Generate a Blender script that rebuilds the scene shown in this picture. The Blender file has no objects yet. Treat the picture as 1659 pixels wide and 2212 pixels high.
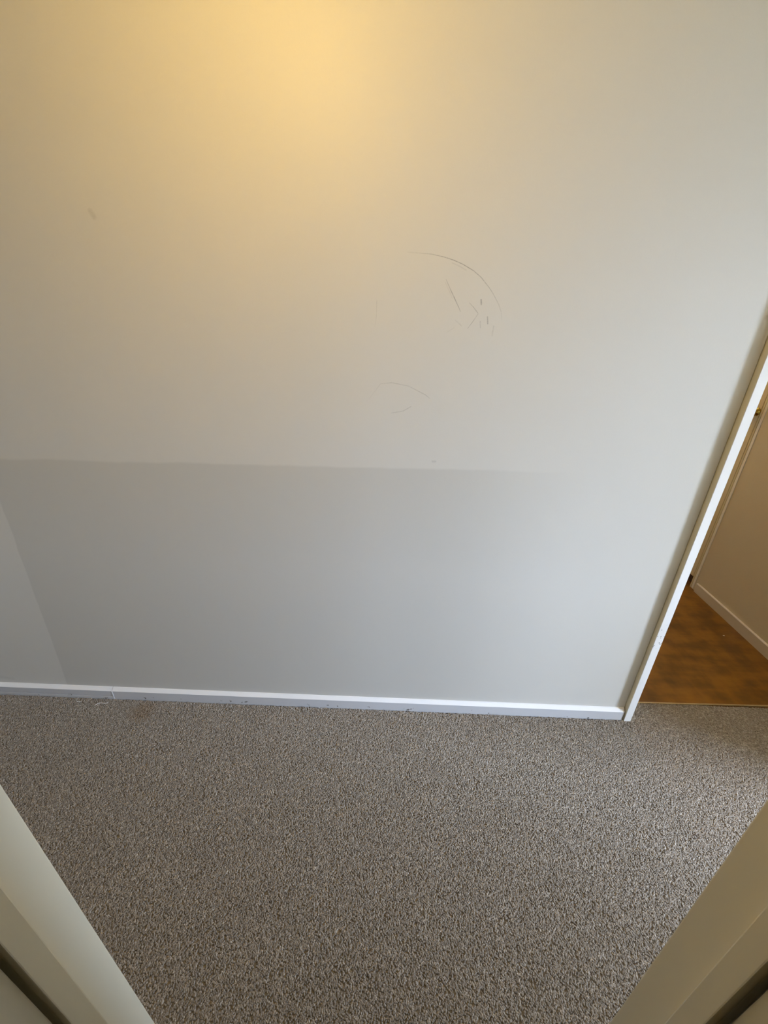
import bpy, bmesh, math, random
from mathutils import Vector, Matrix

# ------------------------------------------------------------------ camera
scene = bpy.context.scene
COL = scene.collection
W, H, F = 1659, 2212, 850.0
PITCH, ROLL, YAW = math.radians(24.88), math.radians(0.8), math.radians(-1.8)
fwd = Vector((math.sin(YAW)*math.cos(PITCH), math.cos(YAW)*math.cos(PITCH), -math.sin(PITCH)))
rt = Vector((math.cos(YAW), -math.sin(YAW), 0))
up = rt.cross(fwd)
r2 = rt*math.cos(ROLL) + up*math.sin(ROLL)
u2 = -rt*math.sin(ROLL) + up*math.cos(ROLL)
cd = bpy.data.cameras.new('camera')
cd.sensor_fit = 'HORIZONTAL'; cd.sensor_width = 36.0; cd.lens = 36.0*F/W
cd.clip_start = 0.01
cam = bpy.data.objects.new('camera', cd); COL.objects.link(cam)
cam.matrix_world = Matrix(((r2.x, u2.x, -fwd.x, 0), (r2.y, u2.y, -fwd.y, 0), (r2.z, u2.z, -fwd.z, 1.55), (0, 0, 0, 1)))
scene.camera = cam

# ------------------------------------------------------------------ light and exposure
scene.view_settings.view_transform = 'Standard'
scene.view_settings.look = 'None'
scene.view_settings.gamma = 1.0
scene.view_settings.use_curve_mapping = False
scene.view_settings.exposure = 0.0
world = bpy.data.worlds.new('world'); scene.world = world
world.use_nodes = True
bg = world.node_tree.nodes['Background']
bg.inputs[0].default_value = (0.605, 0.745, 1.0, 1); bg.inputs[1].default_value = 75.0

def lamp(name, kind, loc, col, power, **kw):
    d = bpy.data.lights.new(name, kind); d.color = col; d.energy = power
    for k, v in kw.items(): setattr(d, k, v)
    o = bpy.data.objects.new(name, d); o.location = loc; COL.objects.link(o)
    return o

# warm ceiling bulb of the hallway, above the top edge of the picture
lamp('hall_bulb', 'POINT', (-0.29, 0.60, 2.36), (1.0, 0.64, 0.14), 10.7, shadow_soft_size=0.07)
# warm bulb of the kitchen
lamp('kitchen_bulb', 'POINT', (1.1, 2.75, 2.2), (1.0, 0.56, 0.14), 12.3, shadow_soft_size=0.08)
# daylight: the sky through the window of the room at the right end of the hallway (portal in its opening)
WY0, WY1, WZ0, WZ1 = -0.90, 0.57, 0.55, 2.25
day = lamp('window_portal', 'AREA', (4.15, (WY0+WY1)/2, (WZ0+WZ1)/2), (1, 1, 1), 1.0, shape='RECTANGLE', size=WZ1-WZ0, size_y=WY1-WY0)
day.rotation_euler = (0, math.radians(90), 0)
day.data.cycles.is_portal = True

# ------------------------------------------------------------------ node helpers
def mat(name):
    m = bpy.data.materials.new(name); m.use_nodes = True
    nt = m.node_tree; b = nt.nodes['Principled BSDF']
    return m, nt, b

class N:
    def __init__(s, nt): s.nt = nt
    def new(s, t, **kw):
        n = s.nt.nodes.new(t)
        for k, v in kw.items(): setattr(n, k, v)
        return n
    def put(s, sock, v):
        if isinstance(v, bpy.types.NodeSocket): s.nt.links.new(v, sock)
        else: sock.default_value = v
    def math(s, op, a, b=None, c=None, clamp=False):
        n = s.new('ShaderNodeMath', operation=op, use_clamp=clamp)
        s.put(n.inputs[0], a)
        if b is not None: s.put(n.inputs[1], b)
        if c is not None: s.put(n.inputs[2], c)
        return n.outputs[0]
    def vmath(s, op, a, b=None, scale=None):
        n = s.new('ShaderNodeVectorMath', operation=op)
        s.put(n.inputs[0], a)
        if b is not None: s.put(n.inputs[1], b)
        if scale is not None: s.put(n.inputs[3], scale)
        return n.outputs['Value'] if op in ('LENGTH', 'DOT_PRODUCT', 'DISTANCE') else n.outputs[0]
    def smooth(s, v, a, b, lo=0.0, hi=1.0):
        n = s.new('ShaderNodeMapRange', interpolation_type='SMOOTHSTEP')
        s.put(n.inputs[0], v); s.put(n.inputs[1], a); s.put(n.inputs[2], b); s.put(n.inputs[3], lo); s.put(n.inputs[4], hi)
        return n.outputs[0]
    def noise(s, vec, scale, detail=3.0, rough=0.55):
        n = s.new('ShaderNodeTexNoise')
        if vec is not None: s.nt.links.new(vec, n.inputs['Vector'])
        n.inputs['Scale'].default_value = scale; n.inputs['Detail'].default_value = detail; n.inputs['Roughness'].default_value = rough
        return n.outputs[0]
    def mix(s, f, a, b):
        n = s.new('ShaderNodeMix', data_type='RGBA')
        s.put(n.inputs[0], f); s.put(n.inputs[6], a); s.put(n.inputs[7], b)
        return n.outputs[2]
    def obj(s): return s.new('ShaderNodeTexCoord').outputs['Object']
    def sep(s, v):
        n = s.new('ShaderNodeSeparateXYZ'); s.put(n.inputs[0], v); return n.outputs
    def bump(s, h, strength, dist, b):
        n = s.new('ShaderNodeBump'); n.inputs['Strength'].default_value = strength; n.inputs['Distance'].default_value = dist
        s.put(n.inputs['Height'], h); s.nt.links.new(n.outputs[0], b.inputs['Normal'])

def rgb(r, g, b): return (r, g, b, 1.0)

WALL = rgb(0.71, 0.687, 0.622)
def paint(name, col, rough, peel=0.12, mottle=0.04):
    m, nt, b = mat(name); n = N(nt); o = n.obj()
    f = n.noise(o, 1.7, 3)
    dark = tuple(c*(1-mottle) for c in col[:3]) + (1,)
    n.put(b.inputs['Base Color'], n.mix(f, dark, col))
    b.inputs['Roughness'].default_value = rough
    n.bump(n.noise(o, 260, 2), peel, 0.001, b)
    return m

M_WALL = paint('wall_paint', WALL, 0.55)
M_KWALL = paint('kitchen_wall_paint', rgb(0.60, 0.52, 0.35), 0.55)
M_FAR = paint('living_room_paint', rgb(0.50, 0.43, 0.33), 0.6)
M_GROUND = paint('garden_ground', rgb(0.16, 0.15, 0.10), 0.95)
M_KSKIRT = paint('kitchen_skirting_paint', rgb(0.60, 0.53, 0.40), 0.35, .03)
M_CEIL = paint('ceiling_paint', rgb(0.76, 0.73, 0.64), 0.9)
M_JAMB = paint('cream_gloss_paint', rgb(0.80, 0.74, 0.57), 0.38, 0.03)
M_LIT_BEAD = paint('lit_top_white', rgb(0.95, 0.94, 0.92), 0.22, 0.01, 0.0)  # whiter than the skirting fronts: light on the top edges put into colour
M_TRIM = paint('trim_gloss_paint', rgb(0.84, 0.82, 0.74), 0.35, 0.03)
M_CAULK = paint('caulk', rgb(0.9, 0.9, 0.9), 0.5, 0.02)
M_CUP = paint('cupboard_paint', rgb(0.66, 0.57, 0.34), 0.45, 0.04)
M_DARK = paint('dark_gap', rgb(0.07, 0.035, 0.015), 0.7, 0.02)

# the patched and scuffed hallway wall
SCUFFS = [
 ([(0.0136,1.7378,.12),(0.0463,1.736,.3),(0.079,1.7337,.5),(0.1122,1.7275,.8),(0.1373,1.7208,1),(0.1626,1.7118,1),(0.1937,1.6966,.9),(0.2152,1.6817,.75),(0.2396,1.658,.6),(0.2512,1.6449,.5),(0.2615,1.6309,.42),(0.2719,1.6159,.36),(0.2804,1.5993,.25),(0.2855,1.5764,.1)], .0011),
 ([(0.1345,1.7144,.2),(0.1548,1.7069,.25),(0.1738,1.6978,.2)], .0015),
 ([(0.1212,1.6758,.3),(0.1347,1.6526,.7),(0.1465,1.6335,1),(0.1593,1.6125,.9),(0.1675,1.5981,.3)], .0012),
 ([(0.1197,1.6688,.15),(0.1336,1.6457,.22),(0.1418,1.6312,.15)], .0014),
 ([(0.1901,1.6204,.3),(0.2014,1.6107,.6),(0.2166,1.5948,.6)], .0011),
 ([(0.2169,1.5925,.4),(0.2053,1.5745,.7),(0.1916,1.5555,.4)], .0010),
 ([(0.2215,1.6275,.9),(0.2235,1.617,.9)], .0022),
 ([(0.2442,1.5859,.6),(0.2471,1.5689,.9)], .0018),
 ([(0.2251,1.5739,.4),(0.2277,1.5583,.3)], .0016),
 ([(0.2645,1.562,.3),(0.2632,1.538,.25)], .0022),
 ([(0.155,1.5763,.2),(0.1735,1.5624,.25)], .0016),
 ([(0.1334,1.5448,.12),(0.1534,1.557,.15)], .0016),
 ([(-0.0889,1.3564,.1),(-0.055,1.4007,.2),(-0.0209,1.4044,.5),(0.0301,1.3954,.35),(0.0822,1.3706,.5),(0.0963,1.3605,.2)], .0013),
 ([(-0.0196,1.3141,.3),(0.0156,1.3205,.4),(0.0393,1.3344,.4)], .0015),
 ([(-0.0674,1.6228,.25),(-0.0685,1.584,.2),(-0.0724,1.5578,.1)], .0012),
 ([(-0.824,1.823,.28),(-0.818,1.811,.28)], .007),
 ([(0.118,1.160,.30),(0.126,1.160,.30)], .004),
 ([(-1.83,0.10,.25),(-1.72,0.085,.15)], .010),
]
def back_wall_material():
    m, nt, b = mat('hall_wall_paint'); n = N(nt); o = n.obj()
    x, y, z = n.sep(o)
    f = n.noise(o, 1.7, 3)
    col = n.mix(f, tuple(c*0.96 for c in WALL[:3]) + (1,), WALL)
    # repainted lower area: duller paint up to about 1.13 m, left edge cut in by hand, fading out to the right
    wob = n.math('MULTIPLY', n.math('SUBTRACT', n.noise(o, 4.5, 4), 0.5), 0.022)
    zz = n.math('ADD', z, wob)
    m_top = n.smooth(zz, 1.128, 1.139, 1.0, 0.0)
    xe = n.math('ADD', n.math('ADD', x, n.math('MULTIPLY', z, -0.068)), wob)
    m_left = n.smooth(xe, -1.4835, -1.4765)
    m_right = n.smooth(x, 0.10, 0.68, 1.0, 0.0)
    patch = n.math('MULTIPLY', n.math('MULTIPLY', m_top, m_left), m_right)
    col = n.mix(n.math('MULTIPLY', patch, 0.95), col, rgb(WALL[0]*0.86, WALL[1]*0.86, WALL[2]*0.855))
    # pencil thin rub marks
    xz = n.new('ShaderNodeCombineXYZ'); n.put(xz.inputs[0], x); n.put(xz.inputs[1], z); P = xz.outputs[0]
    total = None
    for pts, w in SCUFFS:
        for (ax, az, sa), (bx, bz, sb) in zip(pts, pts[1:]):
            A = Vector((ax, az, 0)); B = Vector((bx, bz, 0)); d = B - A
            pa = n.vmath('SUBTRACT', P, tuple(A))
            h = n.math('MULTIPLY', n.vmath('DOT_PRODUCT', pa, tuple(d)), 1.0/max(d.length_squared, 1e-9), clamp=True)
            q = n.vmath('SCALE', tuple(d), scale=h)
            dist = n.vmath('DISTANCE', pa, q)
            s = n.math('MULTIPLY_ADD', h, sb - sa, sa)
            k = n.math('MULTIPLY', n.smooth(dist, w*0.25, w*1.5, 1.0, 0.0), s)
            total = k if total is None else n.math('MAXIMUM', total, k)
    grain = n.smooth(n.noise(o, 420, 2), 0.30, 0.55, 0.45, 1.0)
    k = n.math('MULTIPLY', n.math('MULTIPLY', total, grain), 0.60)
    col = n.mix(k, col, rgb(0.13, 0.12, 0.10))
    n.put(b.inputs['Base Color'], col)
    b.inputs['Roughness'].default_value = 0.5
    n.bump(n.noise(o, 260, 2), 0.12, 0.001, b)
    return m
M_BACK = back_wall_material()

def marked_trim(name, base, zlo, zhi, scale, thr, col):
    """white paint with small knocks between two heights"""
    m, nt, b = mat(name); n = N(nt); o = n.obj(); x, y, z = n.sep(o)
    v = n.noise(o, scale, 2)
    k = n.math('MULTIPLY', n.smooth(v, thr, thr + 0.04), n.math('MULTIPLY', n.smooth(z, zlo, zlo + (zhi-zlo)*.2), n.smooth(z, zhi - (zhi-zlo)*.2, zhi, 1.0, 0.0)))
    n.put(b.inputs['Base Color'], n.mix(k, base, col))
    b.inputs['Roughness'].default_value = 0.35
    n.bump(n.noise(o, 180, 2), 0.04, 0.001, b)
    return m
M_JAMB2 = marked_trim('kitchen_jamb_paint', rgb(0.92, 0.92, 0.89), 0.40, 0.60, 120, 0.66, rgb(0.22, 0.24, 0.22))
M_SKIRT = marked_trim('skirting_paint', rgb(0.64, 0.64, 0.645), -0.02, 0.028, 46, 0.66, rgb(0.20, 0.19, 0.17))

def carpet_mat():
    m, nt, b = mat('carpet_wool'); n = N(nt)
    g = n.new('ShaderNodeNewGeometry').outputs['Position']
    rnd = n.new('ShaderNodeObjectInfo').outputs['Random']
    base = n.mix(rnd, rgb(0.315, 0.268, 0.213), rgb(0.412, 0.358, 0.292))
    big = n.noise(g, 9, 3)
    base = n.mix(n.smooth(big, 0.35, 0.65, 0.0, 0.22), base, rgb(0.25, 0.21, 0.165))
    mid = n.noise(g, 95, 2, 0.6)
    base = n.mix(n.smooth(mid, 0.40, 0.60, 0.42, 0.0), base, rgb(0.20, 0.175, 0.14))
    base = n.mix(n.smooth(mid, 0.54, 0.70, 0.0, 0.36), base, rgb(0.62, 0.57, 0.50))
    fleck = n.smooth(n.math('FRACT', n.math('MULTIPLY', rnd, 37.31)), 0.98, 0.985)
    base = n.mix(n.math('MULTIPLY', fleck, 0.6), base, rgb(0.10, 0.075, 0.055))
    light = n.smooth(n.math('FRACT', n.math('MULTIPLY', rnd, 91.7)), 0.955, 0.965)
    base = n.mix(n.math('MULTIPLY', light, 0.35), base, rgb(0.66, 0.62, 0.56))
    st = n.smooth(n.vmath('DISTANCE', g, (-1.095, 1.172, 0.0)), 0.005, 0.08, 0.5, 0.0)   # rusty stain beside the skirting
    base = n.mix(st, base, rgb(0.24, 0.15, 0.075))
    n.put(b.inputs['Base Color'], base)
    b.inputs['Roughness'].default_value = 0.95
    b.inputs['Specular IOR Level'].default_value = 0.15
    return m
M_CARPET = carpet_mat()

def vinyl_mat():
    m, nt, b = mat('brown_vinyl'); n = N(nt); o = n.obj()
    mp = n.new('ShaderNodeMapping'); nt.links.new(o, mp.inputs[0]); mp.inputs['Scale'].default_value = (2.2, 7.5, 1); mp.inputs['Rotation'].default_value = (0, 0, 0.12)
    f = n.noise(mp.outputs[0], 1.5, 4, 0.6)
    mp2 = n.new('ShaderNodeMapping'); nt.links.new(o, mp2.inputs[0]); mp2.inputs['Scale'].default_value = (7.0, 3.0, 1); mp2.inputs['Rotation'].default_value = (0, 0, 0.7)
    g = n.noise(mp2.outputs[0], 1.3, 3, 0.6)
    k = n.smooth(n.math('MULTIPLY_ADD', g, 0.55, n.math('MULTIPLY', f, 0.6)), 0.40, 0.76)
    n.put(b.inputs['Base Color'], n.mix(k, rgb(0.11, 0.042, 0.003), rgb(0.29, 0.122, 0.012)))
    b.inputs['Roughness'].default_value = 0.42
    n.bump(n.noise(o, 40, 3), 0.05, 0.002, b)
    return m
M_VINYL = vinyl_mat()

def metal(name, col, rough):
    m, nt, b = mat(name); n = N(nt)
    n.put(b.inputs['Base Color'], n.mix(n.noise(n.obj(), 60, 2), tuple(c*.8 for c in col[:3]) + (1,), col))
    b.inputs['Metallic'].default_value = 1.0; b.inputs['Roughness'].default_value = rough
    return m
M_BRASS = metal('brass', rgb(0.50, 0.36, 0.07), 0.16)
M_STRIP = metal('threshold_metal', rgb(0.80, 0.70, 0.48), 0.38)

# ------------------------------------------------------------------ mesh helpers
def box(bm, x0, x1, y0, y1, z0, z1):
    v = [bm.verts.new(p) for p in ((x0,y0,z0),(x1,y0,z0),(x1,y1,z0),(x0,y1,z0),(x0,y0,z1),(x1,y0,z1),(x1,y1,z1),(x0,y1,z1))]
    for f in ((3,2,1,0),(4,5,6,7),(0,1,5,4),(1,2,6,5),(2,3,7,6),(3,0,4,7)): bm.faces.new([v[i] for i in f])
    return v
def prism(bm, pts, z0, z1):
    a = [bm.verts.new((p[0], p[1], z0)) for p in pts]; c = [bm.verts.new((p[0], p[1], z1)) for p in pts]
    k = len(pts)
    bm.faces.new(a[::-1]); bm.faces.new(c)
    for i in range(k): bm.faces.new((a[i], a[(i+1) % k], c[(i+1) % k], c[i]))
def make(name, bm, m, parent=None, kind=None, bevel=0.0, smooth=False):
    bmesh.ops.recalc_face_normals(bm, faces=bm.faces)
    if bevel: bmesh.ops.bevel(bm, geom=list(bm.edges), offset=bevel, segments=2, profile=0.6, affect='EDGES', clamp_overlap=True)
    me = bpy.data.meshes.new(name); bm.to_mesh(me); bm.free()
    me.materials.append(m)
    if smooth: me.polygons.foreach_set('use_smooth', [True]*len(me.polygons))
    o = bpy.data.objects.new(name, me); COL.objects.link(o)
    if parent: o.parent = parent
    if kind: o['kind'] = kind
    return o
def boxes(name, lst, m, parent=None, kind=None, bevel=0.0):
    bm = bmesh.new()
    for b in lst: box(bm, *b)
    return make(name, bm, m, parent, kind, bevel)
def empty(name, kind=None, loc=(0, 0, 0)):
    o = bpy.data.objects.new(name, None); COL.objects.link(o); o.location = loc; o.empty_display_size = 0.1
    if kind: o['kind'] = kind
    return o
def label(o, text, cat, group=None):
    o['label'] = text; o['category'] = cat
    if group: o['group'] = group

# ------------------------------------------------------------------ room shell
YB = 1.244                       # face of the hallway wall
CH = 2.42
floor = boxes('floor', [(-2.4, 4.1, -1.4, YB + .005, -.06, -.009), (1.056, 1.86, YB, 1.327, -.06, -.009)], M_CARPET, kind='structure')
boxes('floor_kitchen', [(0.3, 2.7, 1.327, 3.7, -.06, -.003)], M_VINYL, kind='structure')
boxes('ceiling', [(-2.4, 4.1, -1.4, 3.7, CH, CH + .08)], M_CEIL, kind='structure')
boxes('wall_back', [(-2.4, 1.0268, YB, 1.335, -.06, CH), (1.86, 4.1, YB, 1.335, -.06, CH), (1.029, 1.86, YB, 1.335, 2.06, CH)], M_BACK, kind='structure')
boxes('wall_left', [(-2.5, -2.4, -1.4, 3.7, -.06, CH)], M_WALL, kind='structure')
boxes('wall_front', [(-2.4, -.424, .130, .232, -.06, CH), (.374, 1.9, .130, .232, -.06, CH), (-.424, .374, .130, .232, 2.06, CH)], M_WALL, kind='structure')
boxes('wall_right_blocker', [(1.9, 1.98, .82, YB, -.06, CH), (1.9, 1.98, -1.4, .232, -.06, CH), (1.9, 1.98, .232, .82, 2.30, CH)], M_WALL, kind='structure')  # unseen end wall, its gap shaped to bound the daylight beam
boxes('wall_rear', [(-2.4, 4.1, -1.5, -1.4, -.06, CH)], M_FAR, kind='structure')
boxes('wall_window', [(4.1, 4.2, -1.4, WY0, -.06, CH), (4.1, 4.2, WY1, 3.7, -.06, CH), (4.1, 4.2, WY0, WY1, -.06, WZ0), (4.1, 4.2, WY0, WY1, WZ1, CH)], M_FAR, kind='structure')
boxes('wall_kitchen_left', [(.2, .3, 1.335, 3.7, -.06, CH)], M_WALL, kind='structure')
boxes('wall_kitchen_rear', [(-2.4, 4.1, 3.7, 3.8, -.06, CH)], M_WALL, kind='structure')
w1 = boxes('window_1', [(4.1, 4.17, WY0, WY0 + .05, WZ0, WZ1), (4.1, 4.17, WY1 - .05, WY1, WZ0, WZ1), (4.1, 4.17, WY0 + .05, WY1 - .05, WZ0, WZ0 + .05), (4.1, 4.17, WY0 + .05, WY1 - .05, WZ1 - .05, WZ1)], M_TRIM, kind='structure')
boxes('ground', [(4.3, 40, -30, 30, -.6, -.4)], M_GROUND, kind='structure')

# kitchen wall seen through the doorway (runs slightly out of square)
bm = bmesh.new(); prism(bm, [(1.986, YB + .091), (2.70, YB + .091), (2.70, 2.270), (2.0090, 2.270)], -.06, CH)
wk = make('wall_kitchen_right', bm, M_KWALL, kind='structure')
bm = bmesh.new(); prism(bm, [(2.0045, 2.252), (2.0088, 2.252), (2.0125, 2.2715), (2.0080, 2.2715)], 0.0, CH)
make('corner_bead', bm, M_TRIM, wk)
bm = bmesh.new(); prism(bm, [(1.974, YB + .091), (1.990, YB + .091), (2.0083, 2.228), (1.9955, 2.228)], -.003, .060)
bk = make('baseboard_kitchen', bm, M_KSKIRT, kind='structure', bevel=.002)

bm = bmesh.new(); prism(bm, [(1.9738, YB + .091), (1.990, YB + .091), (2.0083, 2.2285), (1.9952, 2.2285)], .0565, .0615)  # kitchen skirting top strip, its lit brightness carried by a paler colour
make('lit_top_bead', bm, M_LIT_BEAD, bk, bevel=.0015)['label'] = 'top edge painted paler to look lit'

# skirting of the hallway wall: two boards meeting at a caulked joint
sk = empty('baseboard_back', 'structure', (0, YB, 0))
def at(o, p=sk):
    o.parent = p; o.matrix_parent_inverse = Matrix.Translation(-Vector(p.location)); return o
def bead(name, x0, x1):  # chamfered top strip, coloured whiter to look lit
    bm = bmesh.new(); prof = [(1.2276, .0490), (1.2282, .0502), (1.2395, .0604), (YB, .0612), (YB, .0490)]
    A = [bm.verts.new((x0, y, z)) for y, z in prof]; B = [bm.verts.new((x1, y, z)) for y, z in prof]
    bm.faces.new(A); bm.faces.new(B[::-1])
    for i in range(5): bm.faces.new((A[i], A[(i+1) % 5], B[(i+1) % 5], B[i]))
    o = make(name, bm, M_LIT_BEAD); o['label'] = 'top edge with its lit brightness put into the colour'
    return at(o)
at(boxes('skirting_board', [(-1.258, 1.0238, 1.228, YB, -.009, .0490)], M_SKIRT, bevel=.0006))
bead('lit_top_bead', -1.2585, 1.0238)
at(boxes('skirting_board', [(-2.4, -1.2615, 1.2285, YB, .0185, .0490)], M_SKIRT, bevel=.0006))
bead('lit_top_bead', -2.4, -1.261)
at(boxes('skirting_foot', [(-2.4, -1.2615, 1.2275, YB, -.009, .0155)], M_SKIRT, bevel=.0012))
at(boxes('groove_back', [(-2.4, -1.2615, 1.238, YB, .0150, .0190)], M_DARK))
at(boxes('caulk_joint', [(-1.2625, -1.2578, 1.2274, YB, -.004, .0488)], M_CAULK))

# doorway the photographer stands in: linings with a stop planted on them
d1 = empty('door_1', 'structure', (0, .18, 0))
XL, XR = -.405, .362
for nm, b in (('jamb_lining', (XL - .019, XL, .1655, .239, -.009, 2.06)), ('jamb_lining', (XR, XR + .019, .1665, .239, -.009, 2.06)),
              ('jamb_rebate', (XL - .019, XL, .100, .1600, -.009, 2.06)), ('jamb_rebate', (XR, XR + .019, .100, .1605, -.009, 2.06)),
              ('jamb_back', (XL - .026, XL - .017, .100, .239, -.009, 2.06)), ('jamb_back', (XR + .017, XR + .026, .100, .239, -.009, 2.06)),
              ('head_lining', (XL, XR, .100, .239, 2.04, 2.06)),
              ('door_stop', (XL - .001, XL + .011, .1655, .1905, -.009, 2.04)), ('door_stop', (XR - .011, XR + .001, .1665, .1895, -.009, 2.04)),
              ('door_stop', (XL + .011, XR - .011, .1655, .1905, 2.029, 2.04)),
              ('architrave', (XL - .075, XL - .022, .232, .244, -.009, 2.09)), ('architrave', (XR + .022, XR + .075, .232, .244, -.009, 2.09)),
              ('architrave', (XL - .022, XR + .022, .232, .244, 2.06, 2.09))):
    at(boxes(nm, [b], M_JAMB, bevel=.0014), d1)

# kitchen doorway: painted lining boards standing proud of the wall
d2 = empty('door_2', 'structure', (1.45, 1.28, 0))
at(boxes('jamb_lining', [(1.029, 1.058, 1.2245, 1.338, -.005, 2.06)], M_JAMB, bevel=.0008), d2)  # cream side behind a white front: warm shade put into the colour
at(boxes('front_edge', [(1.0292, 1.058, 1.2222, 1.2247, -.005, 2.06)], M_JAMB2, bevel=.0006), d2)['label'] = 'white painted front edge with small knocks'
at(boxes('jamb_lining', [(1.832, 1.860, 1.2225, 1.338, -.005, 2.06)], M_JAMB2, bevel=.0014), d2)
at(boxes('head_lining', [(1.058, 1.832, 1.2225, 1.338, 2.032, 2.06)], M_JAMB2, bevel=.0014), d2)
bm = bmesh.new(); prism(bm, [(1.058, 1.3195), (1.832, 1.333), (1.832, 1.3405), (1.058, 1.327)], -.006, .0005)
make('trim_1', bm, M_STRIP, kind='structure', bevel=.0018)

# ------------------------------------------------------------------ carpet pile
rng = random.Random(4)
def carpet_pile():
    bm = bmesh.new()
    def quad(x0, x1, y0, y1):
        bm.faces.new([bm.verts.new(p) for p in ((x0, y0, -.0025), (x1, y0, -.0025), (x1, y1, -.0025), (x0, y1, -.0025))])
    quad(-2.05, 1.88, .236, 1.2255); quad(-.39, .35, .05, .236); quad(1.062, 1.83, 1.2255, 1.3205)
    o = make('carpet_pile', bm, M_CARPET, floor, kind='stuff')
    ng = bpy.data.node_groups.new('carpet_tufts', 'GeometryNodeTree')
    ng.interface.new_socket('Geometry', in_out='INPUT', socket_type='NodeSocketGeometry')
    ng.interface.new_socket('Geometry', in_out='OUTPUT', socket_type='NodeSocketGeometry')
    nd, ln = ng.nodes, ng.links
    gi, go = nd.new('NodeGroupInput'), nd.new('NodeGroupOutput')
    dist = nd.new('GeometryNodeDistributePointsOnFaces'); dist.distribute_method = 'RANDOM'
    dist.inputs['Density'].default_value = 120000; dist.inputs['Seed'].default_value = 3
    ico = nd.new('GeometryNodeMeshIcoSphere'); ico.inputs['Radius'].default_value = 1.0; ico.inputs['Subdivisions'].default_value = 2
    tr = nd.new('GeometryNodeTransform'); tr.inputs['Scale'].default_value = (.0027, .0022, .0034); tr.inputs['Translation'].default_value = (0, 0, .0010)
    sm = nd.new('GeometryNodeSetMaterial'); sm.inputs['Material'].default_value = M_CARPET
    ss = nd.new('GeometryNodeSetShadeSmooth')
    inst = nd.new('GeometryNodeInstanceOnPoints')
    rr = nd.new('FunctionNodeRandomValue'); rr.data_type = 'FLOAT_VECTOR'
    rr.inputs[0].default_value = (-.4, -.4, 0); rr.inputs[1].default_value = (.4, .4, 6.283)
    rs = nd.new('FunctionNodeRandomValue'); rs.data_type = 'FLOAT'
    rs.inputs[2].default_value = .8; rs.inputs[3].default_value = 1.2; rs.inputs['Seed'].default_value = 9
    ln.new(gi.outputs[0], dist.inputs[0]); ln.new(dist.outputs['Points'], inst.inputs['Points'])
    ln.new(ico.outputs['Mesh'], tr.inputs['Geometry']); ln.new(tr.outputs[0], sm.inputs['Geometry'])
    ln.new(sm.outputs[0], ss.inputs['Geometry']); ln.new(ss.outputs[0], inst.inputs['Instance'])
    ln.new(rr.outputs[0], inst.inputs['Rotation']); ln.new(rs.outputs[1], inst.inputs['Scale'])
    j = nd.new('GeometryNodeJoinGeometry')
    ln.new(gi.outputs[0], j.inputs[0]); ln.new(inst.outputs[0], j.inputs[0]); ln.new(j.outputs[0], go.inputs[0])
    md = o.modifiers.new('tufts', 'NODES'); md.node_group = ng
    return o
carpet_pile()

def tube(bm, pts, r):
    rings = []
    for i, p in enumerate(pts):
        p = Vector(p); d = (Vector(pts[min(i+1, len(pts)-1)]) - Vector(pts[max(i-1, 0)])).normalized()
        a = d.cross(Vector((0, 0, 1)));  a = a.normalized() if a.length > 1e-4 else Vector((1, 0, 0)); c = a.cross(d)
        rings.append([bm.verts.new(p + (a*math.cos(t) + c*math.sin(t))*r) for t in (0, 2.094, 4.189)])
    for A, B in zip(rings, rings[1:]):
        for k in range(3): bm.faces.new((A[k], A[(k+1) % 3], B[(k+1) % 3], B[k]))
    bm.faces.new(rings[0]); bm.faces.new(rings[-1][::-1])

M_FIBRE = paint('pale_fibre', rgb(0.66, 0.63, 0.58), 0.8, 0.02)
bm = bmesh.new()
for cx_, n_, sp in ((-.41, 5, .05), (-.33, 4, .04), (.10, 12, .10), (.42, 9, .08), (-.12, 5, .10), (.7, 4, .1)):
    for k in range(n_):
        x0 = cx_ + rng.uniform(-sp, sp); a = rng.uniform(-.9, .9) + (0 if rng.random() < .5 else math.pi)
        L = rng.uniform(.012, .035); bend = rng.uniform(-.5, .5); pts = []
        px, py = x0, 1.222 - rng.random()*.012
        for i in range(6):
            pts.append((px, min(py, 1.2262), .006 + .005*math.sin(i*.6 + k)))
            px += math.cos(a + bend*i*.3)*L/5; py += math.sin(a + bend*i*.3)*L/5*.5
        tube(bm, pts, .00035)
make('loose_fibre', bm, M_FIBRE, floor, kind='stuff')

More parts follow.
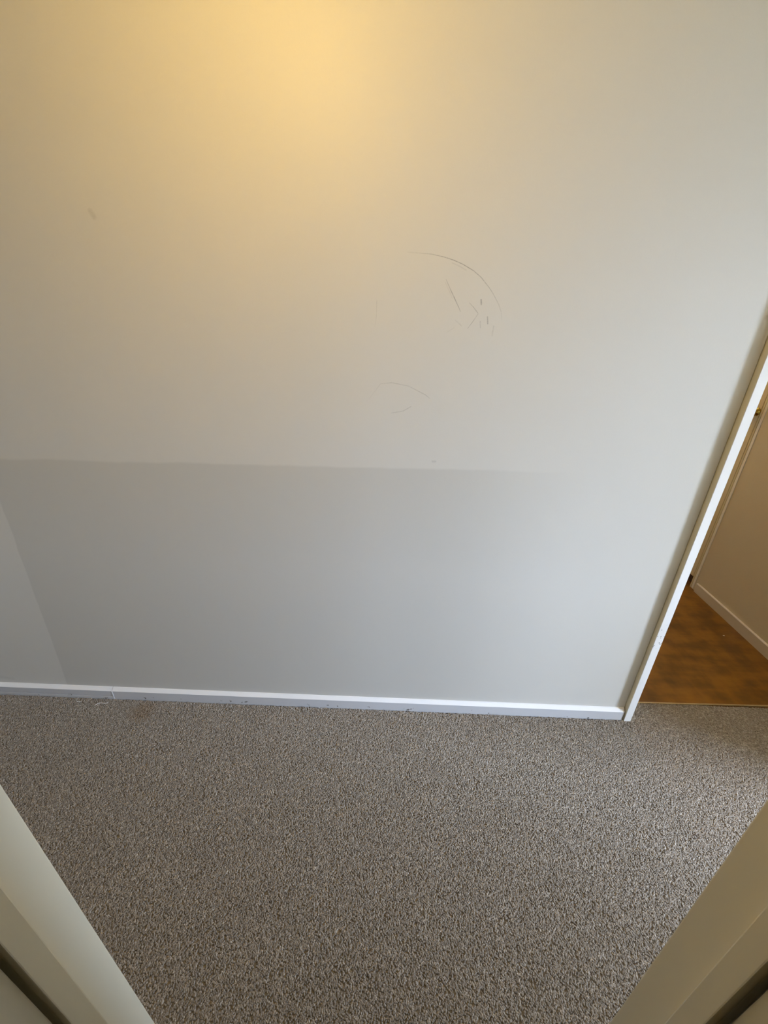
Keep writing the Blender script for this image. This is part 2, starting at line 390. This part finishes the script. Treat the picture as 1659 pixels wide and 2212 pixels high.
# ------------------------------------------------------------------ kitchen cupboard
cb = empty('kitchen_cupboard', loc=(2.0, 2.275, 0))
label(cb, 'cream painted kitchen cupboard with a brass door knob beyond the doorway', 'cupboard')
def inb(o): return at(o, cb)
inb(boxes('side_panel', [(2.006, 2.55, 2.2725, 2.284, -.003, 2.10)], M_CUP, bevel=.0012))
inb(boxes('cupboard_body', [(2.024, 2.55, 2.284, 3.20, .078, 2.10)], M_CUP))
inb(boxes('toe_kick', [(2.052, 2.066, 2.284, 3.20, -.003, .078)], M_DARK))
dr = inb(boxes('door', [(2.004, 2.022, 2.2852, 2.73, .078, 2.08)], M_CUP, bevel=.0015))
dr2 = inb(boxes('door', [(2.004, 2.022, 2.733, 3.195, .078, 2.08)], M_CUP, bevel=.0015))
def knob(y, z, door):
    prof = [(0, .0), (.011, .0), (.011, .003), (.006, .005), (.005, .012), (.009, .016), (.0135, .020), (.0145, .025), (.012, .030), (.007, .0325), (0, .033)]
    bm = bmesh.new(); rows = []
    for r, h in [(a*2.1, c*1.7) for a, c in prof]:
        rows.append([bm.verts.new((2.004 - h, y + r*math.cos(t*math.pi/10), z + r*math.sin(t*math.pi/10))) for t in range(20)] if r > 0 else [bm.verts.new((2.004 - h, y, z))])
    for A, B in zip(rows, rows[1:]):
        for k in range(20):
            k2 = (k+1) % 20
            if len(A) == 1: bm.faces.new((A[0], B[k], B[k2]))
            elif len(B) == 1: bm.faces.new((A[k], A[k2], B[0]))
            else: bm.faces.new((A[k], A[k2], B[k2], B[k]))
    k = make('knob', bm, M_BRASS, smooth=True); k.parent = door
    k['label'] = 'round brass knob'
    return k
knob(2.306, 1.160, dr)

# ------------------------------------------------------------------ litter on the floors
M_WHITE = paint('white_thread', rgb(0.85, 0.83, 0.78), 0.7, 0.02)
def thread(a, b, r, text, name='thread'):
    a, b = Vector(a), Vector(b); bm = bmesh.new()
    d = b - a; s = Vector((-d.y, d.x, 0))*.12
    tube(bm, [tuple(a + d*t + s*math.sin(t*5.5)) for t in [i/9 for i in range(10)]], r)
    o = make(name, bm, M_WHITE); label(o, text, 'thread'); return o
thread((-1.318, 1.186, .0085), (-1.272, 1.206, .0085), .0013, 'longer white thread lying on carpet just below the skirting joint')
thread((-1.412, 1.198, .0085), (-1.398, 1.203, .0085), .0014, 'tiny white thread end on carpet, nearer the left edge of the photo')
bm = bmesh.new(); bmesh.ops.create_icosphere(bm, subdivisions=2, radius=.0038)
for v in bm.verts: v.co = Vector((v.co.x*1.4, v.co.y*.8, v.co.z*.5))*(1 + rng.uniform(-.2, .2))
cr = make('crumb', bm, M_WHITE); cr.location = (1.88, 1.80, .0); label(cr, 'small pale crumb on the brown kitchen floor beside the skirting', 'crumb')
